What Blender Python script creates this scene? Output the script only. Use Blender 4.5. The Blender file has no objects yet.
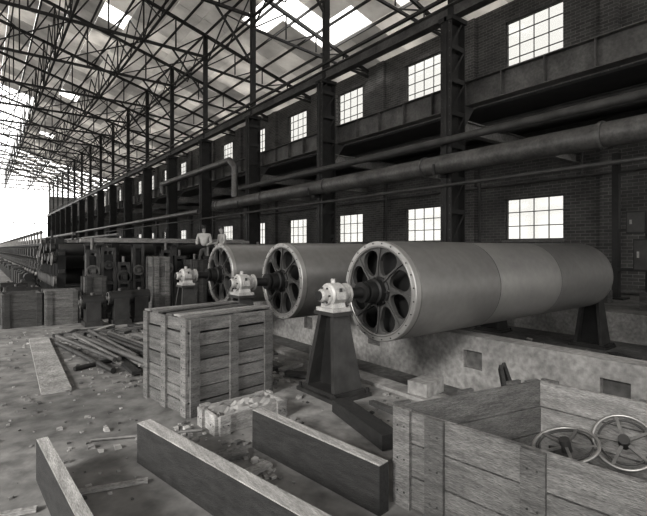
import bpy, math, random
from mathutils import Vector, Matrix
random.seed(7)
S = bpy.context.scene
V = Vector
TAU = math.tau

# ------------------------------------------------------------------ materials
def tint(v):
    return (v*1.0, v*0.98, v*0.95, 1)

def mat(name, v, rough=0.8, metal=0.0, nscale=3.0, namt=0.25, stretch=(1,1,1), island=0.0, bump=0.0, fine=0.0, transl=0.0):
    m = bpy.data.materials.new(name); m.use_nodes = True
    nt = m.node_tree; N = nt.nodes; L = nt.links
    b = N['Principled BSDF']
    b.inputs['Roughness'].default_value = rough
    b.inputs['Metallic'].default_value = metal
    tc = N.new('ShaderNodeTexCoord'); mp = N.new('ShaderNodeMapping')
    mp.inputs['Scale'].default_value = stretch
    L.new(tc.outputs['Object'], mp.inputs['Vector'])
    no = N.new('ShaderNodeTexNoise'); no.inputs['Scale'].default_value = nscale
    no.inputs['Detail'].default_value = 6; no.inputs['Roughness'].default_value = 0.6
    L.new(mp.outputs['Vector'], no.inputs['Vector'])
    mr = N.new('ShaderNodeMapRange')
    mr.inputs['From Min'].default_value = 0.3; mr.inputs['From Max'].default_value = 0.7
    mr.inputs['To Min'].default_value = 1-namt; mr.inputs['To Max'].default_value = 1+namt
    L.new(no.outputs['Fac'], mr.inputs['Value'])
    val = mr.outputs['Result']
    if fine > 0:
        n2 = N.new('ShaderNodeTexNoise'); n2.inputs['Scale'].default_value = nscale*9; n2.inputs['Detail'].default_value = 4
        L.new(mp.outputs['Vector'], n2.inputs['Vector'])
        m2 = N.new('ShaderNodeMapRange'); m2.inputs['From Min'].default_value = .3; m2.inputs['From Max'].default_value = .7
        m2.inputs['To Min'].default_value = 1-fine; m2.inputs['To Max'].default_value = 1+fine
        L.new(n2.outputs['Fac'], m2.inputs['Value'])
        mu = N.new('ShaderNodeMath'); mu.operation = 'MULTIPLY'
        L.new(val, mu.inputs[0]); L.new(m2.outputs['Result'], mu.inputs[1]); val = mu.outputs[0]
    if island > 0:
        ge = N.new('ShaderNodeNewGeometry')
        m3 = N.new('ShaderNodeMapRange'); m3.inputs['To Min'].default_value = 1-island; m3.inputs['To Max'].default_value = 1+island
        L.new(ge.outputs['Random Per Island'], m3.inputs['Value'])
        mu = N.new('ShaderNodeMath'); mu.operation = 'MULTIPLY'
        L.new(val, mu.inputs[0]); L.new(m3.outputs['Result'], mu.inputs[1]); val = mu.outputs[0]
    vm = N.new('ShaderNodeVectorMath'); vm.operation = 'SCALE'
    vm.inputs[0].default_value = tint(v)[:3]
    L.new(val, vm.inputs['Scale'])
    L.new(vm.outputs[0], b.inputs['Base Color'])
    if bump > 0:
        bp = N.new('ShaderNodeBump'); bp.inputs['Strength'].default_value = bump; bp.inputs['Distance'].default_value = 0.02
        L.new(val, bp.inputs['Height']); L.new(bp.outputs['Normal'], b.inputs['Normal'])
    if transl > 0:
        tr = N.new('ShaderNodeBsdfTranslucent'); L.new(vm.outputs[0], tr.inputs['Color'])
        mx = N.new('ShaderNodeMixShader'); mx.inputs[0].default_value = transl
        L.new(b.outputs[0], mx.inputs[1]); L.new(tr.outputs[0], mx.inputs[2])
        L.new(mx.outputs[0], N['Material Output'].inputs['Surface'])
    return m

def brick_mat():
    m = bpy.data.materials.new('brick'); m.use_nodes = True
    nt = m.node_tree; N = nt.nodes; L = nt.links; b = N['Principled BSDF']
    b.inputs['Roughness'].default_value = .9
    ge = N.new('ShaderNodeNewGeometry'); sx = N.new('ShaderNodeSeparateXYZ'); cx = N.new('ShaderNodeCombineXYZ')
    L.new(ge.outputs['Position'], sx.inputs[0])
    L.new(sx.outputs['Y'], cx.inputs['X']); L.new(sx.outputs['Z'], cx.inputs['Y'])
    br = N.new('ShaderNodeTexBrick'); br.inputs['Scale'].default_value = 1.0
    br.inputs['Brick Width'].default_value = .42; br.inputs['Row Height'].default_value = .15
    br.inputs['Mortar Size'].default_value = .014
    br.inputs['Color1'].default_value = tint(.075); br.inputs['Color2'].default_value = tint(.115); br.inputs['Mortar'].default_value = tint(.19)
    L.new(cx.outputs[0], br.inputs['Vector'])
    no = N.new('ShaderNodeTexNoise'); no.inputs['Scale'].default_value = .6; no.inputs['Detail'].default_value = 5
    L.new(cx.outputs[0], no.inputs['Vector'])
    mr = N.new('ShaderNodeMapRange'); mr.inputs['From Min'].default_value = .3; mr.inputs['From Max'].default_value = .7
    mr.inputs['To Min'].default_value = .7; mr.inputs['To Max'].default_value = 1.35
    L.new(no.outputs['Fac'], mr.inputs['Value'])
    vm = N.new('ShaderNodeVectorMath'); vm.operation = 'SCALE'
    L.new(br.outputs['Color'], vm.inputs[0]); L.new(mr.outputs['Result'], vm.inputs['Scale'])
    L.new(vm.outputs[0], b.inputs['Base Color'])
    return m

def glass_mat():
    m = bpy.data.materials.new('window_glass'); m.use_nodes = True
    N = m.node_tree.nodes; L = m.node_tree.links
    N.remove(N['Principled BSDF'])
    t = N.new('ShaderNodeBsdfTransparent'); t.inputs[0].default_value = (.6,.6,.59,1)
    g = N.new('ShaderNodeBsdfGlossy'); g.inputs['Roughness'].default_value = .1
    mx = N.new('ShaderNodeMixShader'); mx.inputs[0].default_value = .06
    L.new(t.outputs[0], mx.inputs[1]); L.new(g.outputs[0], mx.inputs[2]); L.new(mx.outputs[0], N['Material Output'].inputs['Surface'])
    return m

M = {}
M['conc'] = mat('concrete_floor', .155, .85, 0, .5, .38, fine=.4, bump=.5)
M['conc_l'] = mat('concrete_light', .22, .9, 0, 1.3, .35, fine=.25, bump=.4)
M['pit'] = mat('pit_concrete', .09, .9, 0, 1.0, .5, fine=.3, bump=.4)  # tone lowered to cut bounce light, so pit shade sits in the colour
M['brick'] = brick_mat()
M['steel'] = mat('dark_steel', .035, .6, .2, 2, .3)
M['steel_m'] = mat('painted_steel', .075, .6, .1, 2, .35)
M['truss'] = mat('truss_steel', .045, .7, 0, 2, .2)
M['pipe'] = mat('pipe_steel', .13, .45, .3, 1.5, .4, fine=.2)
M['iron'] = mat('cast_iron', .04, .5, .3, 4, .4)
M['iron_d'] = mat('black_iron', .015, .6, .2, 4, .4)
M['white_iron'] = mat('primed_iron', .33, .5, .1, 6, .3, fine=.15)
M['wood'] = mat('crate_wood', .105, .85, 0, 3, .4, (1,1,6), island=.4, fine=.35, bump=.6)
M['wood_l'] = mat('pale_wood', .21, .85, 0, 3, .35, (1,1,5), island=.3, fine=.3, bump=.5)
M['wood_k'] = mat('dark_crate_wood', .055, .85, 0, 3, .35, (1,1,5), island=.4, fine=.3, bump=.5)
M['wood_d'] = mat('dark_timber', .02, .75, 0, 5, .4, (5,1,5), island=.2, fine=.3, bump=.4)
M['wood_top'] = mat('lit_timber_top', .27, .85, 0, 5, .35, (5,.6,5), fine=.35, bump=.3)  # light on the beam tops painted as a paler tone
M['roof'] = mat('roof_deck', .64, .9, 0, .5, .2, island=.28, transl=.40)  # translucency added so daylight glows through and brightens the underside
M['rubble'] = mat('rubble_stone', .17, .9, 0, 4, .4, island=.7)
M['shell'] = mat('turned_iron_shell', .25, .38, .6, .9, .10, fine=.07)
M['shell_l'] = mat('turned_iron_shell_bright', .35, .38, .6, .9, .10, fine=.06)
M['glass'] = glass_mat()
M['frame'] = mat('window_frame', .1, .7)
M['ground'] = mat('ground_dirt', .35, .95, 0, .2, .3)
M['skin'] = mat('skin', .38, .6); M['shirt'] = mat('shirt_cloth', .45, .9); M['trouser'] = mat('trouser_cloth', .08, .9); M['hair'] = mat('hair', .03, .7)

# ------------------------------------------------------------------ mesh builder
class MB:
    def __init__(s): s.v=[]; s.f=[]; s.m=[]; s.sm=[]; s.mats=[]
    def mi(s, k):
        if k not in s.mats: s.mats.append(k)
        return s.mats.index(k)
    def add(s, vs, fs, k, smooth=False):
        o=len(s.v); s.v += [tuple(p) for p in vs]; i=s.mi(k)
        for f in fs: s.f.append([a+o for a in f]); s.m.append(i); s.sm.append(smooth)
    def hexa(s, p, k):
        s.add(p, [(0,3,2,1),(4,5,6,7),(0,1,5,4),(1,2,6,5),(2,3,7,6),(3,0,4,7)], k)
    def box(s, x0,x1,y0,y1,z0,z1,k):
        s.hexa([(x0,y0,z0),(x1,y0,z0),(x1,y1,z0),(x0,y1,z0),(x0,y0,z1),(x1,y0,z1),(x1,y1,z1),(x0,y1,z1)],k)
    def ob(s, c,u,v,w,su,sv,sw,k):
        c=V(c); u=V(u).normalized()*su/2; v=V(v).normalized()*sv/2; w=V(w).normalized()*sw/2
        s.hexa([c-u-v-w,c+u-v-w,c+u+v-w,c-u+v-w,c-u-v+w,c+u-v+w,c+u+v+w,c-u+v+w],k)
    def beam(s,p,q,w,h,k,up=(0,0,1)):
        p=V(p);q=V(q);u=q-p
        if u.length<1e-6: return
        up=V(up)
        if abs(u.normalized().dot(up))>.99: up=V((1,0,0)) if abs(u.normalized().x)<.9 else V((0,1,0))
        n=u.cross(up).normalized(); t=n.cross(u).normalized()
        s.ob((p+q)/2,u,n,t,u.length,w,h,k)
    def ibeam(s,p,q,w,h,k,t=.03):
        p=V(p);q=V(q); z=V((0,0,h/2-t/2))
        s.beam(p+z,q+z,w,t,k); s.beam(p-z,q-z,w,t,k); s.beam(p,q,t,h-2*t,k)
    def rev(s, o, a, prof, k, seg=32, smooth=True):
        o=V(o);a=V(a).normalized()
        t=V((0,0,1)) if abs(a.z)<.9 else V((1,0,0))
        e1=a.cross(t).normalized(); e2=a.cross(e1)
        for (s0,r0),(s1,r1) in zip(prof,prof[1:]):
            vs=[]
            for i in range(seg):
                c=math.cos(TAU*i/seg);d=math.sin(TAU*i/seg)
                vs.append(o+a*s0+(e1*c+e2*d)*r0); vs.append(o+a*s1+(e1*c+e2*d)*r1)
            fs=[(2*i,2*((i+1)%seg),2*((i+1)%seg)+1,2*i+1) for i in range(seg)]
            s.add(vs,fs,k,smooth)
    def cyl(s,p,q,r,k,seg=14):
        p=V(p);q=V(q);l=(q-p).length
        s.rev(p,q-p,[(0,.0001),(0,r),(l,r),(l,.0001)],k,seg)
    def tube(s,pts,r,k,seg=10):
        for a,b in zip(pts,pts[1:]): s.cyl(a,b,r,k,seg)
        for a in pts[1:-1]: s.ball(a,r*1.02,k,seg,6)
    def ball(s,c,r,k,seg=12,rings=8):
        prof=[(-r*math.cos(math.pi*i/rings),max(r*math.sin(math.pi*i/rings),.0001)) for i in range(rings+1)]
        s.rev(c,(0,0,1),prof,k,seg)
    def torus(s,c,a,R,r,k,seg=40,sg=8):
        c=V(c);a=V(a).normalized();t=V((0,0,1)) if abs(a.z)<.9 else V((1,0,0))
        e1=a.cross(t).normalized();e2=a.cross(e1);vs=[];fs=[]
        for i in range(seg):
            d=e1*math.cos(TAU*i/seg)+e2*math.sin(TAU*i/seg)
            for j in range(sg):
                vs.append(c+d*(R+r*math.cos(TAU*j/sg))+a*r*math.sin(TAU*j/sg))
        for i in range(seg):
            for j in range(sg):
                fs.append((i*sg+j,((i+1)%seg)*sg+j,((i+1)%seg)*sg+(j+1)%sg,i*sg+(j+1)%sg))
        s.add(vs,fs,k,True)
    def make(s,name,parent=None):
        xs=[p[0] for p in s.v];ys=[p[1] for p in s.v];zs=[p[2] for p in s.v]
        o=V(((min(xs)+max(xs))/2,(min(ys)+max(ys))/2,min(zs)))
        me=bpy.data.meshes.new(name)
        me.from_pydata([tuple(V(p)-o) for p in s.v],[],s.f)
        for k in s.mats: me.materials.append(M[k])
        me.polygons.foreach_set('material_index',s.m); me.polygons.foreach_set('use_smooth',s.sm)
        me.update()
        ob=bpy.data.objects.new(name,me); ob.location=o
        S.collection.objects.link(ob)
        return ob

R=random.random
def U(a,b): return random.uniform(a,b)

# ------------------------------------------------------------------ layout constants
BAY=7.05; CY=[9.43+BAY*i for i in range(-3,17)]
XC=12.75; XW=22.0; YE=126.0; YB=-13.0
HC=1.98

# ------------------------------------------------------------------ floors
b=MB()
b.box(-14.3,4.8,YB,YE,-.6,0,'conc'); b.box(4.8,13.3,13.0,YE,-.6,0,'conc')
b.make('floor')
b=MB(); b.box(4.8,13.3,YB,13.0,-.8,-.45,'pit'); b.make('floor_pit')
b=MB(); b.box(13.3,XW,YB,YE,-.6,.3,'conc_l'); b.make('floor_aisle')
b=MB(); b.box(-120,150,-120,260,-1.2,-.8,'ground'); b.make('ground')
# foundation wall with pockets
b=MB()
b.box(6.62,7.0,YB,12.95,-.45,-.05,'conc_l'); b.box(6.62,7.0,YB,12.95,.25,.5,'conc_l')
hs=[-1.5,.4,2.35,4.5,6.9,9.3,12]
y=YB
for h in hs:
    b.box(6.62,7.0,y,h-.18,-.05,.25,'conc_l'); y=h+.18
b.box(6.62,7.0,y,12.95,-.05,.25,'conc_l')
b.box(6.72,7.0,YB,12.95,-.05,.25,'pit')  # pocket backs share the darkened pit tone
b.make('foundation_wall')
b=MB(); b.box(4.5,4.8,YB,13,0,.05,'conc_l'); b.make('trim_1')

# ------------------------------------------------------------------ brick wall + windows
WY=[11.5+BAY*i for i in range(-3,17)]
hw=1.5; WT=14.9
b=MB(); x0,x1=XW,XW+.4
rows=[(2.45,4.6),(11.3,13.95)]
for z0,z1 in [(-.6,2.45),(4.6,11.3),(13.95,WT)]: b.box(x0,x1,YB,YE,z0,z1,'brick')
for z0,z1 in rows:
    y=YB
    for w in WY:
        if w-hw>y: b.box(x0,x1,y,w-hw,z0,z1,'brick')
        y=w+hw
    b.box(x0,x1,y,YE,z0,z1,'brick')
for w in WY:   # pilasters
    yy=w+BAY/2
    b.box(x0-.25,x0,yy-.35,yy+.35,.3,WT-.1,'brick')
b.make('wall_right')
n=1
for z0,z1 in rows:
    for w in WY:
        b=MB(); fx=x0+.12
        b.box(fx,fx+.08,w-hw,w-hw+.06,z0,z1,'frame'); b.box(fx,fx+.08,w+hw-.06,w+hw,z0,z1,'frame')
        b.box(fx,fx+.08,w-hw,w+hw,z0,z0+.06,'frame'); b.box(fx,fx+.08,w-hw,w+hw,z1-.06,z1,'frame')
        for i in range(1,4):
            yy=w-hw+2*hw*i/4; b.box(fx+.02,fx+.06,yy-.018,yy+.018,z0,z1,'frame')
        k=3 if z1<5 else 4
        for i in range(1,k):
            zz=z0+(z1-z0)*i/k; b.box(fx+.02,fx+.06,w-hw,w+hw,zz-.02,zz+.02,'frame')
        b.box(fx+.062,fx+.07,w-hw+.05,w+hw-.05,z0+.05,z1-.05,'glass')
        b.box(x0-.12,x0+.1,w-hw-.1,w+hw+.1,z0-.12,z0,'conc_l')
        b.make('window_%d'%n); n+=1
# unseen left wall: dado, posts, head; openings left unglazed to admit sky light
b=MB(); b.box(-14.3,-14,YB,YE,-.6,1.2,'brick'); b.box(-14.3,-14,YB,YE,10.5,16.7,'brick')
for c in CY: b.box(-14.3,-14,c-.6,c+.6,1.2,10.5,'brick')
b.make('wall_left')
# far end wall, mostly glazed
b=MB(); b.box(-14,22.4,YE,YE+.3,-.6,1.2,'brick'); b.box(13.2,22.4,YE,YE+.3,1.2,WT-.2,'brick')
for x in range(-14,14,4): b.box(x,x+.12,YE,YE+.2,1.2,16.6,'frame')
b.box(-14,13.5,YE,YE+.2,8,8.15,'frame')
b.make('wall_far')

# ------------------------------------------------------------------ roof
RZ=17.5
def rz(x): return RZ-.28*(abs(x)-XC)
b=MB()
xs=[0+ (22.4)*i/13 for i in range(14)]
Y=YB
step=BAY/3
j=0
while Y<YE-1:
    for i in range(13):
        xa,xb=xs[i],xs[i+1]
        if xb<5.2 and Y>62: continue
        if Y>95 and (i+j)%2: continue
        if 13.5<xa<18 and 14<Y<26 and (j%3==0 or (i+j)%4==0): continue
        if i in (4,) and (j%9==2) and Y>20: continue
        b.hexa([(xa,Y,rz(xa)),(xb-.03,Y,rz(xb)),(xb-.03,Y+step-.03,rz(xb)),(xa,Y+step-.03,rz(xa)),
                (xa,Y,rz(xa)+.06),(xb-.03,Y,rz(xb)+.06),(xb-.03,Y+step-.03,rz(xb)+.06),(xa,Y+step-.03,rz(xa)+.06)],'roof')
    Y+=step; j+=1
b.hexa([(-15,YB,rz(15)),(0,YB,rz(0)),(0,YE,rz(0)),(-15,YE,rz(15)),(-15,YB,rz(15)+.06),(0,YB,rz(0)+.06),(0,YE,rz(0)+.06),(-15,YE,rz(15)+.06)],'roof')
b.make('ceiling')
# trusses
BC=15.7
b=MB()
nodes=[i*2.125 for i in range(-6,7)]
for yi,c in enumerate(CY):
    b.beam((-XC,c,BC),(XC,c,BC),.16,.16,'truss')
    b.beam((0,c,rz(0)-.25),(XW,c,rz(XW)-.25),.16,.2,'truss'); b.beam((0,c,rz(0)-.25),(-XC,c,rz(XC)-.25),.16,.2,'truss')
    for i,x in enumerate(nodes):
        b.beam((x,c,BC),(x,c,rz(x)-.25),.08,.08,'truss')
        if i<len(nodes)-1:
            x2=nodes[i+1]
            if x<0: b.beam((x,c,rz(x)-.25),(x2,c,BC),.08,.08,'truss')
            else: b.beam((x,c,BC),(x2,c,rz(x2)-.25),.08,.08,'truss')
    zA,zB=15.0,14.3
    b.beam((XC,c,zA),(XW,c,zB),.12,.14,'truss')
    ax=[XC+ (XW-XC)*i/4 for i in range(5)]
    for i in range(4):
        za=zA+(zB-zA)*i/4
        b.beam((ax[i],c,za),(ax[i+1],c,rz(ax[i+1])-.25),.07,.07,'truss')
        b.beam((ax[i+1],c,za),(ax[i+1],c,rz(ax[i+1])-.25),.07,.07,'truss')
    b.beam((XC,c,12.8),(XC-2.4,c,BC),.1,.1,'truss')
b.make('roof_truss_set')
b=MB()
for i in range(23):
    x=-12+i*1.55
    b.beam((x,YB,rz(x)-.1),(x,YE,rz(x)-.1),.08,.16,'truss')
b.make('roof_purlin_set')
b=MB()
for x in (0,4.25,8.5,XC):
    b.beam((x,YB,BC),(x,YE,BC),.12,.12,'truss')
    for c in CY[:-1]:
        zt=rz(x)-.25; zb=BC if x!=XC else 15.0
        b.beam((x,c,zb),(x,c+BAY/2,zt),.07,.07,'truss'); b.beam((x,c+BAY/2,zt),(x,c+BAY,zb),.07,.07,'truss')
        if x!=0: 
            b.beam((x,c,zt),(x,c+BAY/2,zb),.06,.06,'truss'); b.beam((x,c+BAY/2,zb),(x,c+BAY,zt),.06,.06,'truss')
for i,c in enumerate(CY[:-1]):
    if i%2==0:
        for xa in (0,4.25,8.5):
            b.beam((xa,c,BC-.05),(xa+4.25,c+BAY,BC-.05),.06,.06,'truss'); b.beam((xa+4.25,c,BC-.05),(xa,c+BAY,BC-.05),.06,.06,'truss')
b.make('roof_bracing')

# ------------------------------------------------------------------ columns
for c in CY:
    b=MB(); zb=-.45 if c<13 else 0
    for sx in (-1,1):
        b.box(XC+sx*.36-.02,XC+sx*.36+.02,c-.22,c+.22,zb,9.75,'steel')
        b.box(XC+sx*.36-.06,XC+sx*.36+.06,c-.05,c+.05,zb,9.75,'steel')
    b.box(XC-.34,XC+.34,c-.015,c+.015,zb,9.75,'steel')
    for z in [zb+.3+i*1.1 for i in range(9)]:
        for sy in (-1,1):
            b.box(XC-.34,XC+.34,c+sy*.2-.01,c+sy*.2+.01,z,z+.16,'steel')
            for sx in (-1,1):
                for q in (0,.28,.56,.84):
                    b.box(XC+sx*.385-.01,XC+sx*.385+.01,c+sy*.15-.02,c+sy*.15+.02,z+q,z+q+.04,'steel_m')
            b.beam((XC-.33,c+sy*.2,z+.16),(XC+.33,c+sy*.2,z+1.1),.012,.07,'steel')
    b.box(XC-.5,XC+.5,c-.32,c+.32,zb,zb+.06,'steel'); 
    b.box(XC-.42,XC+.42,c-.28,c+.28,9.6,9.75,'steel')
    b.box(XC-.14,XC+.14,c-.11,c+.11,9.75,RZ-.3,'steel')
    b.hexa([(XC+.38,c-.15,6.1),(XC+.42,c-.15,6.1),(XC+.42,c+.15,6.1),(XC+.38,c+.15,6.1),(XC+.38,c-.15,6.9),(XC+1.0,c-.15,6.9),(XC+1.0,c+.15,6.9),(XC+.38,c+.15,6.9)],'steel_m')
    b.make('steel_column')
b=MB()
b.ibeam((XC-.1,YB,9.98),(XC-.1,YE,9.98),.35,.45,'pipe')
b.beam((XC-.5,YB,10.3),(XC-.5,YE,10.3),.12,.1,'truss')
b.make('eaves_girder')
b=MB()
b.ibeam((XC+.75,YB,7.35),(XC+.75,YE,7.35),.4,.85,'pipe')
Y=YB
while Y<YE: b.box(XC+.56,XC+.73,Y,Y+.03,6.95,7.75,'pipe'); Y+=1.4
b.make('crane_girder')
b=MB()
for x in (15.6,18.3,21.2): b.ibeam((x,YB,6.6),(x,YE-.1,6.6),.25,.5,'steel_m')
for c in CY: b.ibeam((XC+.4,c,6.2),(XW-.02,c,6.2),.3,.45,'conc_l',.04)
b.box(13.9,18.5,YB,YE-.1,6.87,6.95,'steel')
b.make('mezzanine_framing')

# ------------------------------------------------------------------ pipes
b=MB()
xp=12.05
PZ=4.75
b.cyl((xp,YB,PZ),(xp,27,PZ),.31,'pipe',24)
Y=YB+1
while Y<27: 
    b.cyl((xp,Y,PZ),(xp,Y+.09,PZ),.35,'pipe',24); Y+=5.5
b.cyl((xp,26.9,PZ),(xp,27,PZ),.38,'pipe',24)
for c in CY:
    if c<27: b.box(xp-.05,XC-.3,c-.05,c+.05,PZ-.4,PZ-.3,'steel'); b.box(xp-.33,xp-.3,c-.04,c+.04,PZ-.35,PZ,'steel')
b.make('overhead_pipe')
b=MB()
b.tube([(xp+.1,YB,5.55),(xp+.1,24,5.55)],.12,'steel_m'); b.tube([(xp+.25,YB,4.1),(xp+.25,60,4.1)],.06,'steel_m')
b.tube([(xp,24.5,5.1),(xp,24.5,6.9),(xp,25.2,7.4),(xp,38,7.4),(xp,38,6.6)],.19,'pipe')
b.tube([(xp,30,4.6),(xp,80,4.6)],.16,'pipe')
b.make('branch_pipe')
b=MB()
b.tube([(21.6,YB,5.3),(21.6,60,5.3)],.07,'steel_m'); b.tube([(21.6,9,5.3),(21.6,9,9.4),(21.6,30,9.4)],.06,'steel_m')
for k in range(3): b.tube([(21.55,14.2+7.05*k,.3),(21.55,14.2+7.05*k,9.5)],.07,'steel_m')
b.make('wall_pipe')
# switchgear on aisle floor
b=MB()
b.box(16.9,17.1,5.9,6.1,.3,5.2,'steel'); b.box(16.7,17.3,5.7,6.3,.3,.36,'steel')
b.box(16.85,17.0,4.2,6.0,2.55,2.65,'steel'); b.box(16.85,17.0,4.2,6.0,1.25,1.35,'steel')
for y,z,h in ((5.3,2.5,.7),(4.6,2.4,.55),(5.1,1.3,1.0)):
    b.box(16.6,16.9,y-.28,y+.28,z-.02,z+h,'steel'); b.box(16.57,16.6,y-.24,y+.24,z+.03,z+h-.05,'steel_m'); b.box(16.54,16.57,y+.1,y+.16,z+h*.4,z+h*.6,'white_iron')
b.cyl((16.95,5.1,.3),(16.95,5.1,1.3),.05,'steel'); b.cyl((16.95,5.1,2.3),(16.95,5.1,2.55),.05,'steel')
b.cyl((16.95,4.6,.3),(16.95,4.6,2.4),.04,'steel')
b.make('switchgear_rack')
b=MB()
for i in range(9):
    b.cyl((19.2+U(-1,1),5+i*1.9,.45),(19.2+U(-1,1),6.6+i*1.9,.45),U(.1,.15),'iron' if i%2 else 'pipe',10)
for i in range(9):
    x=14.2+U(0,1.4) if i<2 else 14.2+U(0,1.9);y=1.5+i*2.1;h=U(.2,.6); b.box(x,x+U(.3,.5),y,y+U(.4,1.2),.3,.3+h,random.choice(['wood_k','iron','conc_l','wood']))
b.make('aisle_clutter')

# ------------------------------------------------------------------ dryer cylinders
XD0,XD1=4.71,11.42; ZD=1.35; RD=.75
def dryer(Y):
    b=MB(); o=(XD0,Y,ZD); L_=XD1-XD0; a=(1,0,0)
    s1,s2=L_*.31,L_*.63
    b.rev(o,a,[(0,.68),(0,RD-.01),(.012,RD),(.10,RD)],'shell_l',72)
    b.rev(o,a,[(.10,RD),(.10,RD-.006),(.125,RD-.006),(.125,RD),(s1,RD)],'shell',72)
    b.rev(o,a,[(s1,RD-.004),(s2,RD-.004)],'shell_l',72)
    b.rev(o,a,[(s2,RD),(L_-.1,RD),(L_-.1,RD-.006),(L_-.07,RD-.006),(L_-.07,RD),(L_-.02,RD),(L_,RD-.02),(L_,.1)],'shell',72)
    b.rev(o,a,[(s1,RD),(s1+.015,RD)],'iron',72); b.rev(o,a,[(s2-.012,RD+.0005),(s2,RD+.0005)],'iron',72)
    b.rev(o,a,[(0,.68),(.3,.68),(.3,.01)],'iron_d',48)  # near-black liner and disc paint in the dark of the hollow interior
    ns=8; st=20; n=ns*st; xf=XD0+.03; xb=XD0+.10; mid=.45
    fr=[]
    for i in range(n):
        th=TAU*i/n; u=((i%st)/st-.5)*2/.86
        if abs(u)<1:
            w=(1-abs(u)**2.2)**.5; ri=mid-.20*w; ro=mid+.18*w
        else: ri=ro=mid
        fr.append((th,ri,ro))
    def P(x,th,r):
        t=th+.35*(r-.45); return (x,Y+math.cos(t)*r,ZD+math.sin(t)*r)
    vs=[];fs=[]
    for (th,ri,ro) in fr:
        vs+= [P(xf,th,.12),P(xf,th,ri),P(xf,th,ro),P(xf,th,.68),P(xb,th,ri),P(xb,th,ro)]
    for i in range(n):
        A=6*i;B=6*((i+1)%n)
        fs+=[(A,B,B+1,A+1),(A+2,B+2,B+3,A+3),(A+1,B+1,B+4,A+4),(A+2,A+5,B+5,B+2)]
    b.add(vs,fs,'steel_m')
    for i in range(ns):
        th=TAU*i/ns; rr=[.2,.32,.44,.56,.66]
        for r0,r1 in zip(rr,rr[1:]): b.beam(P(xf-.012,th,r0),P(xf-.012,th,r1),.025,.03,'steel_m',(1,0,0))
    b.torus((XD0+.02,Y,ZD),a,.665,.022,'shell',64,6)
    for i in range(24):
        th=TAU*(i+.5)/24; p=(XD0-.001,Y+.715*math.cos(th),ZD+.715*math.sin(th))
        b.cyl(p,(p[0]-.012,p[1],p[2]),.01,'iron',6)
    b.rev((XD0+.04,Y,ZD),(-1,0,0),[(0,.22),(.03,.22),(.05,.19),(.14,.19),(.16,.16),(.30,.16),(.30,.10),(.34,.10),(.34,.15),(.38,.15),(.38,.08),(.72,.08),(1.15,.065),(1.15,.001)],'iron_d',28)
    for i in range(8):
        th=TAU*i/8; p=(XD0+.01,Y+.205*math.cos(th),ZD+.205*math.sin(th)); b.cyl(p,(p[0]-.04,p[1],p[2]),.016,'iron',6)
    b.rev((XD1,Y,ZD),(1,0,0),[(0,.3),(.05,.3),(.08,.16),(.2,.16),(.2,.08),(.97,.08),(.97,.001)],'iron',24)
    b.make('drying_cylinder')
DY=[4.83,7.55,10.42]
for y in DY: dryer(y)

def pedestal(X,Y,zb,zt,flip=1,big=1.0):
    b=MB()
    wt,wb=.17,.33
    dt,db=.13,.24
    zs=zb+.10
    for sgn in (-1,1):
        def rr(z,w,d):
            yo=Y+sgn*w; yi=Y+sgn*(w-.07)
            ya,yc=min(yo,yi),max(yo,yi)
            return [(X-d,ya,z),(X+d,ya,z),(X+d,yc,z),(X-d,yc,z)]
        b.hexa(rr(zs,wb,db)+rr(zt-.05,wt,dt),'iron')
    b.hexa([(X-.03,Y-wb+.05,zs),(X+.03,Y-wb+.05,zs),(X+.03,Y+wb-.05,zs),(X-.03,Y+wb-.05,zs),(X-.03,Y-wt+.04,zt-.05),(X+.03,Y-wt+.04,zt-.05),(X+.03,Y+wt-.04,zt-.05),(X-.03,Y+wt-.04,zt-.05)],'iron_d')
    b.box(X-db-.08,X+db+.08,Y-wb-.1,Y+wb+.1,zb,zb+.05,'iron'); b.box(X-db-.02,X+db+.02,Y-wb-.04,Y+wb+.04,zb+.05,zb+.1,'iron')
    b.box(X-dt-.04,X+dt+.04,Y-wt-.05,Y+wt+.05,zt-.05,zt,'iron')
    for sx in (-1,1):
        for sy in (-1,1): b.cyl((X+sx*(db+.04),Y+sy*(wb+.06),zb+.05),(X+sx*(db+.04),Y+sy*(wb+.06),zb+.11),.025,'iron_d',6)
    b.make('bearing_pedestal')
def bearing(X,Y,zt):
    b=MB(); z=ZD; a=(1,0,0); W='white_iron'
    b.box(X-.15,X+.15,Y-.19,Y+.19,zt,zt+.05,W)
    b.hexa([(X-.11,Y-.14,zt+.05),(X+.11,Y-.14,zt+.05),(X+.11,Y+.14,zt+.05),(X-.11,Y+.14,zt+.05),(X-.11,Y-.10,z),(X+.11,Y-.10,z),(X+.11,Y+.10,z),(X-.11,Y+.10,z)],W)
    b.rev((X-.14,Y,z),a,[(0,.09),(0,.13),(.03,.14),(.05,.165),(.23,.165),(.25,.14),(.30,.13),(.30,.09)],W,28)
    b.rev((X-.24,Y,z),a,[(0,.001),(0,.07),(.03,.09),(.10,.09)],W,24)
    b.rev((X+.14,Y,z),a,[(0,.12),(.06,.12),(.06,.15),(.10,.15),(.10,.082)],W,24)
    for s_ in (-1,1):
        b.box(X-.06,X+.06,Y+s_*.17-.035,Y+s_*.17+.035,z-.05,z+.05,W); b.cyl((X,Y+s_*.17,z+.05),(X,Y+s_*.17,z+.1),.02,'iron',6)
    b.cyl((X,Y,z+.15),(X,Y,z+.22),.035,W,10)
    for i in range(6):
        th=TAU*i/6; b.cyl((X-.14,Y+.11*math.cos(th),z+.11*math.sin(th)),(X-.16,Y+.11*math.cos(th),z+.11*math.sin(th)),.013,'iron',6)
    b.make('bearing_housing')
for y in DY:
    pedestal(3.86,y,0,1.13); bearing(3.86,y,1.13)
    pedestal(12.15,y,-.45,1.13); bearing(12.15,y,1.13)

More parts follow.
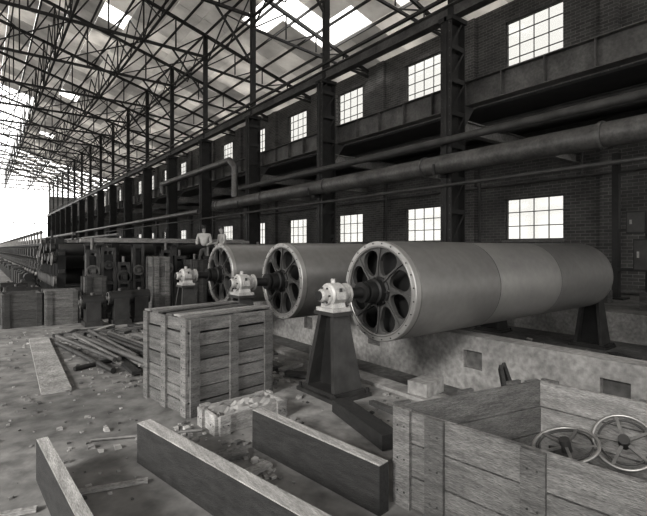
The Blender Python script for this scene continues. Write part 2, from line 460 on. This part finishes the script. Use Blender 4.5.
# ------------------------------------------------------------------ crates
def crate(cor, z0, z1, rows, k='wood', cleats=(0,1), bt=.03, cw=.12, inner=None, gap=.008, bottom=True, top=False, name='wooden_crate', fill=None, jag=0, lid=0):
    b=MB(); n=len(cor); H=z1-z0; up=V((0,0,1))
    ctr=sum((V((c[0],c[1],0)) for c in cor),V((0,0,0)))/n
    for i in range(n):
        a=V((cor[i][0],cor[i][1],0)); c=V((cor[(i+1)%n][0],cor[(i+1)%n][1],0))
        u=(c-a); L_=u.length; u.normalize(); nn=u.cross(up)
        if nn.dot((a+c)/2-ctr)<0: nn=-nn
        h=H/rows
        for r in range(rows):
            sh=U(-jag,jag)*.5; 
            b.ob((a+c)/2+up*(z0+h*(r+.5)+U(-jag,jag)*.2)+nn*(U(-.004,.004)),u,nn,up+u*U(-jag,jag)*.2,L_-.0+sh,bt,h-gap,inner if (inner and i in (1,2)) else k)
        for t in cleats:
            tt=a+u*(cw/2+(L_-cw)*t)
            b.ob(tt+nn*(bt)+up*(z0+H/2),u,nn,up,cw,bt,H+U(-.02,.03),k)
            for r in range(rows):
                for q in (-.03,.03): b.ob(tt+u*q+nn*(bt*1.5+.002)+up*(z0+h*(r+.5)),u,nn,up,.012,.006,.012,'iron')
    if bottom:
        b.add([(c[0],c[1],z0+.03) for c in cor],[tuple(range(n))],k)
    if top:
        b.add([(c[0],c[1],z1) for c in cor],[tuple(range(n))],k)
    c0,c1,c2,c3=[V((c[0],c[1],0)) for c in cor]
    for i in range(lid):
        t=(i+.5)/lid
        if i==3: continue
        p=c0*(1-t)+c3*t; q=c1*(1-t)+c2*t; d=(q-p).normalized()
        e=U(-.02,.05); f=U(-.5,.05) if i==2 else U(-.04,.05)
        b.beam(p-d*e+up*(z1+.012+U(0,.012)),q+d*f+up*(z1+.012+U(0,.03)),(c3-c0).length/lid*.86,.022,'wood_l' if i%2 else k)
    if fill is not None:
        N_=10
        vs=[];fs=[]
        for i in range(N_+1):
            for j in range(N_+1):
                s_=.03+.94*i/N_;t=.03+.94*j/N_
                p=(c0*(1-s_)+c1*s_)*(1-t)+(c3*(1-s_)+c2*s_)*t
                vs.append((p.x,p.y,fill+U(-.04,.05)))
        for i in range(N_):
            for j in range(N_): fs.append((i*(N_+1)+j,(i+1)*(N_+1)+j,(i+1)*(N_+1)+j+1,i*(N_+1)+j+1))
        b.add(vs,fs,'rubble')
    return b.make(name)
def rect(x,y,w,d,ang):
    c,s_=math.cos(ang),math.sin(ang)
    return [(x,y),(x+w*c,y+w*s_),(x+w*c-d*s_,y+w*s_+d*c),(x-d*s_,y+d*c)]
crate(rect(1.94,5.14,1.22,1.12,.15),0.0,1.15,7,'wood',(0,.5,1),fill=1.0,cw=.12,jag=.03,gap=.016,lid=6)
# open crate at right with hand wheels
cc=[(2.6,2.45),(2.85,.55),(4.35,.25),(4.2,2.12)]
crate(cc,0,.75,3,'wood',(.0,.16,.55,1),cw=.15,bt=.035,jag=.02,gap=.016,inner='wood_l')  # pale boards on two sides paint in the light on inner faces
def wheel(b,c,a,Rr):
    a=V(a).normalized(); c=V(c)
    b.torus(c,a,Rr,.014,'shell',48,8); b.torus(c,a,Rr-.04,.008,'iron',48,6)
    t=V((0,0,1)); e1=a.cross(t).normalized(); e2=a.cross(e1)
    b.cyl(c-a*.05,c+a*.05,.04,'iron',14)
    for i in range(5):
        th=TAU*i/5; d=e1*math.cos(th)+e2*math.sin(th); b.beam(c+d*.04,c+d*(Rr-.01),.022,.016,'pipe',tuple(a))
b=MB(); wheel(b,(3.60,1.62,.46),(-.3,.1,.95),.23); b.make('handwheel')
b=MB(); wheel(b,(3.92,1.33,.50),(-.75,-.2,.7),.21); b.make('handwheel')
b=MB()
for i in range(24):
    x=U(3.0,4.0);y=U(.7,2.0); b.ob((x,y,.12+U(0,.12)),(U(-1,1),U(-1,1),U(-.2,.2)),(U(-1,1),U(-1,1),.1),(0,.1,1),U(.2,.5),.08,.08,random.choice(['iron','iron','wood_k']))
b.make('machine_part_pile')

# far crates and boxes
crate(rect(.45,13.6,.8,.9,.05),0,.85,4,'wood_k',(0,1)); crate(rect(1.35,13.5,.7,.9,.0),0,.88,4,'wood',(0,1),top=True)
crate(rect(2.35,14.0,.5,.5,.05),0,1.2,4,'wood_k',(0,1),top=True)
crate(rect(4.0,13.3,.42,.7,.0),0,1.75,6,'wood',(0,1),top=True)
crate(rect(5.15,13.3,.42,.7,.0),0,1.65,5,'wood_k',(0,1),top=True)
crate(rect(6.0,15.0,1.6,.8,0),0,1.05,4,'wood_k',(0,.5,1),top=True)
b=MB()
for i in range(9):
    b.box(2.6+U(-.3,.3),8.6+U(-.5,.5),16.2+i*.25,16.2+i*.25+.22,2.20+ (i%2)*.05,2.26+(i%2)*.05+U(0,.08),'wood_l' if i<2 else 'wood')
for x in (3,5.5,8): 
    for y in (16.4,18.2): b.box(x,x+.2,y-.1,y+.1,0,2.1,'wood_k')
    b.box(x,x+.2,16.1,18.5,2.1,2.20,'wood_k')
b.make('plank_stack')

# ------------------------------------------------------------------ paper machine
def machine(y0,y1,X0,X1,name,pitch=1.7,zu=1.62,zl=.85,r=.62,extra=True):
    b=MB(); y=y0
    for x in (X0,X1):
        for z in (.12,1.22,2.15): b.box(x-.1,x+.1,y0-.5,y1+.5,z,z+.14,'iron')
    while y<y1:
        for z,dy in ((zu,0),(zl-.1,pitch/2)):
            b.cyl((X0+.25,y+dy,z),(X1-.25,y+dy,z),r if z==zu else r*.9,'steel',24)
            b.rev((X0-.05,y+dy,z),(-1,0,0),[(0,.24),(.12,.24),(.14,.16),(.25,.15),(.25,.001)],'iron',16)
            b.torus((X0-.12,y+dy,z),(1,0,0),.42,.035,'steel_m',24,6)
            for i in range(4):
                th=TAU*i/4+.4; b.beam((X0-.12,y+dy,z),(X0-.12,y+dy+.42*math.cos(th),z+.42*math.sin(th)),.05,.04,'iron')
            b.cyl((X0-.3,y+dy,z),(X0-.38,y+dy,z),.09,'white_iron',10)
        for x in (X0,X1):
            for dy in (-pitch*.25,pitch*.25): b.box(x-.12,x+.12,y+dy-.08,y+dy+.08,0,2.25,'iron_d')
        b.cyl((X0,y+.3,2.35),(X1,y+.3,2.35),.11,'steel_m',12)
        b.cyl((X0-.2,y,2.25),(X0-.2,y,2.75),.05,'white_iron',6)
        b.ball((X0-.2,y,2.78),.09,'steel_m',8,5)
        b.box(X0-.45,X0-.1,y+.5,y+.9,1.6,2.0,'iron')
        b.box(X0-1.0,X0-.45,y-.3,y+.35,0,U(.5,.9),'iron'); b.cyl((X0-.7,y-.35,.65),(X0-.7,y+.5,.65),.2,'iron_d',12); b.box(X0-.5,X0-.05,y-.05,y+.05,.6,.7,'iron')
        y+=pitch
    for x in (X0+1.2,X0+3.3): b.cyl((x,y0,2.75),(x,y1,2.75),.09,'pipe',8)
    Y=y0
    while Y<y1:
        for x in (X0+1.2,X0+3.3): b.cyl((x,Y+.3,2.3),(x,Y+.3,2.75),.05,'steel',6)
        Y+=3.4
    b.make(name)
machine(25.5,98,2.5,9.2,'paper_machine')
b=MB(); random.seed(3)
for i in range(13):
    y=19.0+i*.45
    for x in (2.35,4.2,6.5,8.8):
        h=U(1.8,2.5)
        b.box(x-.14,x+.14,y-.06,y+.06,0,h,'iron_d')
        b.cyl((x-.16,y,h-.35),(x-.3,y,h-.35),.16,'iron',14)
        b.cyl((x-.16,y,.8),(x-.26,y,.8),.2,'steel_m' if i%3==0 else 'iron',14)
        if R()<.4: b.cyl((x,y,h),(x,y,h+U(.1,.5)),.05,'steel',8)
        if R()<.4: b.torus((x-.3,y,h-.35),(1,0,0),.22,.025,'pipe',18,5)
for x in (2.35,4.2,6.5,8.8):
    for z in (.1,1.1,1.75): b.box(x-.1,x+.1,18.8,24.6,z,z+.12,'iron')
for i in range(8): b.cyl((2.3,19.2+i*.7,1.95),(9,19.2+i*.7,1.95),U(.1,.25),'steel',14)
b.make('machine_frame')
b=MB(); random.seed(21)
x=2.45
while x<8.8:
    w=U(.32,.5); h=U(1.55,2.15); y=14.75
    b.box(x,x+.08,y-.1,y+.1,0,h,'iron'); b.box(x+w-.08,x+w,y-.1,y+.1,0,h,'iron')
    for z in (.05,h*.45,h-.1): b.box(x,x+w,y-.08,y+.08,z,z+.1,'iron')
    b.box(x+.05,x+w-.05,y+.05,y+.1,.1,h*.9,'iron_d')
    rr=U(.13,.22); zc=h*U(.6,.75)
    b.rev((x+w/2,y-.05,zc),(0,-1,0),[(0,rr),(.1,rr),(.1,rr*.75),(.05,rr*.7),(.05,rr*.3),(.16,rr*.3),(.16,.001)],random.choice(['steel_m','iron','pipe']),18)
    if R()<.5: b.cyl((x+w/2,y-.1,.5),(x+w/2,y-.4,.5),.12,'steel_m',12)
    if R()<.5: b.cyl((x+w/2,y,h),(x+w/2,y,h+U(.1,.35)),.05,'pipe',8)
    x+=w+U(.03,.12)
b.make('side_frame_rack')
b=MB(); random.seed(5)
for (x,y) in ((2.3,12.9),(2.95,12.8),(3.5,13.0),(1.4,15.6),(.9,17.5),(1.5,19.5),(1.3,22),(.8,20.6)):
    w=U(.3,.5);h=U(.5,1.0)
    b.box(x-w/2,x+w/2,y-w*.6,y+w*.6,0,.12,'iron'); b.box(x-w*.4,x+w*.4,y-w*.5,y+w*.5,.12,h*.7,'iron')
    b.cyl((x-w*.55,y,h*.7),(x+w*.55,y,h*.7),w*.42,'iron_d',18)
    b.cyl((x-w*.75,y,h*.7),(x-w*.55,y,h*.7),w*.15,'pipe',10); b.cyl((x,y,h*.7+w*.35),(x,y,h*.7+w*.55),.05,'steel_m',8)
    b.torus((x-w*.65,y,h*.7),(1,0,0),w*.34,.02,'steel_m',20,5)
b.make('gearbox_group')

# ------------------------------------------------------------------ foreground timbers
def timber(far,near,w,h,name='timber_beam',z=0,ends=True):
    f=V((far[0],far[1],0));n=V((near[0],near[1],0));u=(n-f).normalized();s_=V((u.y,-u.x,0))
    if s_.x<0: s_=-s_
    b=MB()
    c=(f+n)/2+s_*w/2
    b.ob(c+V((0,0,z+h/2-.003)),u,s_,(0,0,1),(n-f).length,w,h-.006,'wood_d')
    b.ob(c+V((0,0,z+h-.0)),u,s_,(0,0,1),(n-f).length-.004,w-.006,.008,'wood_top')  # thin pale skin carries the top light in its colour
    b.make(name)
timber((1.15,4.35),(1.80,.75),.13,.365)
timber((2.15,3.98),(2.34,2.38),.11,.375)
timber((.375,4.55),(.50,2.3),.09,.345)
b=MB()
b.ob((3.33,3.65,.09),(-.24,-1,0.0),(1,-.24,0),(0,0,1),1.15,.2,.15,'wood_d'); b.make('timber_offcut')
b=MB()
b.ob((.91,9.3,.03),(.04,1,0),(1,-.04,0),(0,0,1),4.4,.36,.05,'wood_l'); b.make('floor_plank')
b=MB()
b.ob((1.72,3.95,.03),(1,-.25,0),(.25,1,0),(0,0,1),.65,.16,.05,'wood'); b.ob((1.87,3.5,.03),(1,.15,0),(-.15,1,0),(0,0,1),.42,.10,.04,'wood_l'); 
b.make('scrap_board')
b=MB(); b.ob((.0,4.1,.02),(1,-.3,0),(.3,1,0),(0,0,1),.7,.05,.03,'wood_l'); b.ob((.86,4.0,.02),(1,-.3,0),(.3,1,0),(0,0,1),.55,.05,.03,'wood_l'); b.make('floor_batten')
crate(rect(2.0,4.45,.85,.42,.05),0,.2,1,'wood_l',(0,1),fill=.15,name='wooden_tray')
b=MB(); b.cyl((.9,5.1,.02),(1.9,4.65,.02),.018,'pipe',8); b.cyl((1.0,3.2,.015),(1.2,2.2,.015),.012,'iron',8); b.make('steel_rod')
b=MB()
for i in range(15):
    x=1.25+i*.085; b.cyl((x+U(-.15,.1),10.9+U(-.5,.4),.05+.09*(i%2)),(x+.35+U(-.1,.15),7.6+U(-.4,.6),.05+.09*(i%2)),U(.03,.05),random.choice(['pipe','steel_m','iron','shell','wood']),10)
b.cyl((1.2,8.2,.04),(2.6,8.8,.04),.04,'iron',8)
b.make('pipe_pile')
BX=[(1.6,3.3,5.0,6.6),(1.9,3.0,4.35,5.1),(2.5,4.5,.1,2.6),(3.4,4.3,4.3,5.35),(3.4,4.3,7.0,8.1),(3.4,4.3,9.9,11),(2.1,2.55,2.3,4.05),(3.1,3.6,3.0,4.3),(1.1,1.95,.7,4.4),(.3,.62,2.2,4.6)]
def free(x,y): return not any(a<=x<=c and d<=y<=e for a,c,d,e in BX)
b=MB(); random.seed(9)
L0=[(3.0,8.6,1.3,1.2),(2.9,9.1,1.4,.1),(2.3,11.8,1.0,.8),(3.0,11.4,1.3,.2),(3.9,6.2,.9,1.4),(4.2,9.0,1.2,1.5)]
for i in range(30): L0.append((random.choice([U(1.6,3.2),U(2.4,3.2)]),U(7.2,12.0),U(.3,1.2),U(0,3.1)))
for i in range(10): L0.append((U(3.6,4.3),U(2.9,3.9)+ (i%3)*2.7,U(.2,.6),U(0,3.1)))
for i,(x,y,l,a) in enumerate(L0):
    if not free(x,y): continue
    b.ob((x,y,.035+.012*(i%4)),(math.cos(a),math.sin(a),0),(-math.sin(a),math.cos(a),0),(0,0,1),l,U(.07,.2),.05,random.choice(['wood','wood_l','wood_d','wood_k']))
b.make('scrap_lumber')
b=MB(); b.ob((4.75,3.95,.14),(1,.1,0),(-.1,1,0),(0,0,1),.4,.3,.17,'conc_l'); b.make('concrete_block')
b=MB(); b.ob((4.65,6.1,.18),(1,.0,0),(0,1,0),(0,0,1),.3,.4,.25,'conc_l'); b.make('concrete_block')
b=MB()
for (x,y,l,a,k) in ((5.6,3.6,2.2,1.3,'wood_l'),(5.9,1.5,1.6,1.7,'wood'),(8.6,4,2.8,.2,'wood_l'),(9.5,3,2.4,1.2,'wood_l'),(10.2,2.3,2.0,.5,'wood'),(8.4,1.8,2.2,1.5,'wood_l'),(11,3.4,1.8,1.0,'wood_d')):
    b.ob((x,y,-.41),(math.cos(a),math.sin(a),0),(-math.sin(a),math.cos(a),0),(0,0,1),l,.25,.06,k)
b.make('pit_planks')
b=MB()
b.ob((5.15,3.0,.02),(.25,.35,.9),(1,-.6,0),(-.3,-.3,.6),1.0,.05,.09,'wood_d'); b.ob((5.35,3.0,.02),(.1,.45,.9),(1,-.3,0),(0,-.3,.6),1.0,.05,.09,'wood_d'); b.make('timber_stake')
# rubble
b=MB(); random.seed(11)
def chunk(x,y,z,s_):
    vs=[(x+U(.5,1)*s_*a,y+U(.5,1)*s_*c,max(z,z+s_*.8*(d+1)*U(.4,.6))) for d in (-1,1) for a,c in ((-1,-1),(1,-1),(1,1),(-1,1))]
    b.hexa(vs,'rubble')
for i in range(2200):
    t=R()
    if t<.45: x,y=random.gauss(2.6,.7),U(6.6,12.3)
    elif t<.65: x,y=U(3.3,4.45),U(3.0,10)
    elif t<.85: x,y=U(1.3,2.9),U(3.1,5.0)
    else: x,y=U(0,1.6),U(2.5,13)
    if x>4.4 or not free(x,y): continue
    chunk(x,y,0.0,random.choice([.006,.008,.012,.015,.02,.02,.03,.04]))
b.make('rubble')
b=MB()
for i in range(160): chunk(U(7.2,11.6),U(0,8),-.45,U(.02,.08))
b.make('pit_rubble')

# ------------------------------------------------------------------ workers
def worker(X,Y,z,ang,lean):
    root=bpy.data.objects.new('worker',None); S.collection.objects.link(root); root.location=(X,Y,z); root.rotation_euler=(0,0,ang)
    def skin(name,vs,es,rad,m,rootv=0,sub=2):
        me=bpy.data.meshes.new(name); me.from_pydata(vs,es,[]); o=bpy.data.objects.new(name,me); S.collection.objects.link(o)
        o.parent=root; me.materials.append(M[m]); mod=o.modifiers.new('s','SKIN')
        for i,r in enumerate(rad):
            me.skin_vertices[0].data[i].radius=(r,r) if not isinstance(r,tuple) else r
        me.skin_vertices[0].data[rootv].use_root=True
        mod.use_smooth_shade=True
        sb=o.modifiers.new('u','SUBSURF'); sb.levels=sub; sb.render_levels=sub
    skin('trousers',[(0,0,.95),(-.1,0,.9),(-.11,.02,.5),(-.12,0,.08),(.1,0,.9),(.12,.03,.5),(.13,.0,.08),(0,0,1.02)],[(0,1),(1,2),(2,3),(0,4),(4,5),(5,6),(0,7)],[.13,.1,.075,.06,.1,.075,.06,.13],'trouser')
    skin('shirt',[(0,0,1.02),(0,lean*.3,1.22),(0,lean*.7,1.42),(-.19,lean*.7,1.43),(-.25,lean,1.15),(-.16,lean+.22,1.08),(.19,lean*.7,1.43),(.26,lean,1.16),(.2,lean+.24,1.12),(0,lean*.8,1.5)],[(0,1),(1,2),(2,3),(3,4),(4,5),(2,6),(6,7),(7,8),(2,9)],[.13,.14,.13,.07,.05,.04,.07,.05,.04,.065],'shirt')
    for sx,hx,hy,hz in ((-1,-.16,lean+.22,1.08),(1,.2,lean+.24,1.12)):
        skin('hand',[(hx,hy,hz),(hx,hy+.06,hz-.01),(hx-.03,hy+.12,hz-.02),(hx-.01,hy+.14,hz-.03),(hx+.015,hy+.14,hz-.03),(hx+.035,hy+.12,hz-.02),(hx+.05*-sx,hy+.07,hz+.02)],[(0,1),(1,2),(1,3),(1,4),(1,5),(0,6)],[.028,.035,.009,.009,.009,.008,.011],'skin')
    skin('head',[(0,lean*.8,1.48),(0,lean*.8+.01,1.56),(0,lean*.8+.02,1.64),(0,lean*.8+.01,1.71),(0,lean*.8+.11,1.62)],[(0,1),(1,2),(2,3),(2,4)],[.05,.065,(.08,.095),.065,.015],'skin')
    skin('cap',[(0,lean*.8+.0,1.70),(0,lean*.8+.0,1.75),(0,lean*.8+.1,1.70)],[(0,1),(0,2)],[.092,.07,.05],'hair')
    skin('boots',[(-.12,-.03,.05),(-.12,.14,.04),],[(0,1)],[.05,.04],'hair'); skin('boots',[(.13,-.03,.05),(.13,.14,.04)],[(0,1)],[.05,.04],'hair')
worker(6.35,15.35,1.05,2.6,.03); worker(7.1,15.35,1.05,1.6,.10)

# ------------------------------------------------------------------ light
w=bpy.data.worlds.new('World'); S.world=w; w.use_nodes=True
bg=w.node_tree.nodes['Background']; bg.inputs[0].default_value=(1,.985,.965,1); bg.inputs[1].default_value=2.6
sl=bpy.data.lights.new('sun','SUN'); sl.energy=7; sl.angle=.3; sl.color=(1,.985,.96)
so=bpy.data.objects.new('sun',sl); S.collection.objects.link(so)
so.rotation_euler=V((1.0,.35,-.52)).to_track_quat('-Z','Y').to_euler(); so.location=(-20,-10,20)

# ------------------------------------------------------------------ camera
cd=bpy.data.cameras.new('camera'); co=bpy.data.objects.new('camera',cd); S.collection.objects.link(co)
cd.sensor_width=36; cd.sensor_fit='HORIZONTAL'; cd.lens=36*448/647
co.location=(0,0,HC)
a=math.radians(37.4)
co.rotation_euler=(math.radians(90),0,-a)
cd.shift_y=-(258-249)/647
cd.clip_end=600; cd.clip_start=.05
S.camera=co
S.view_settings.view_transform='Standard'
S.view_settings.exposure=.2
S.view_settings.gamma=.84
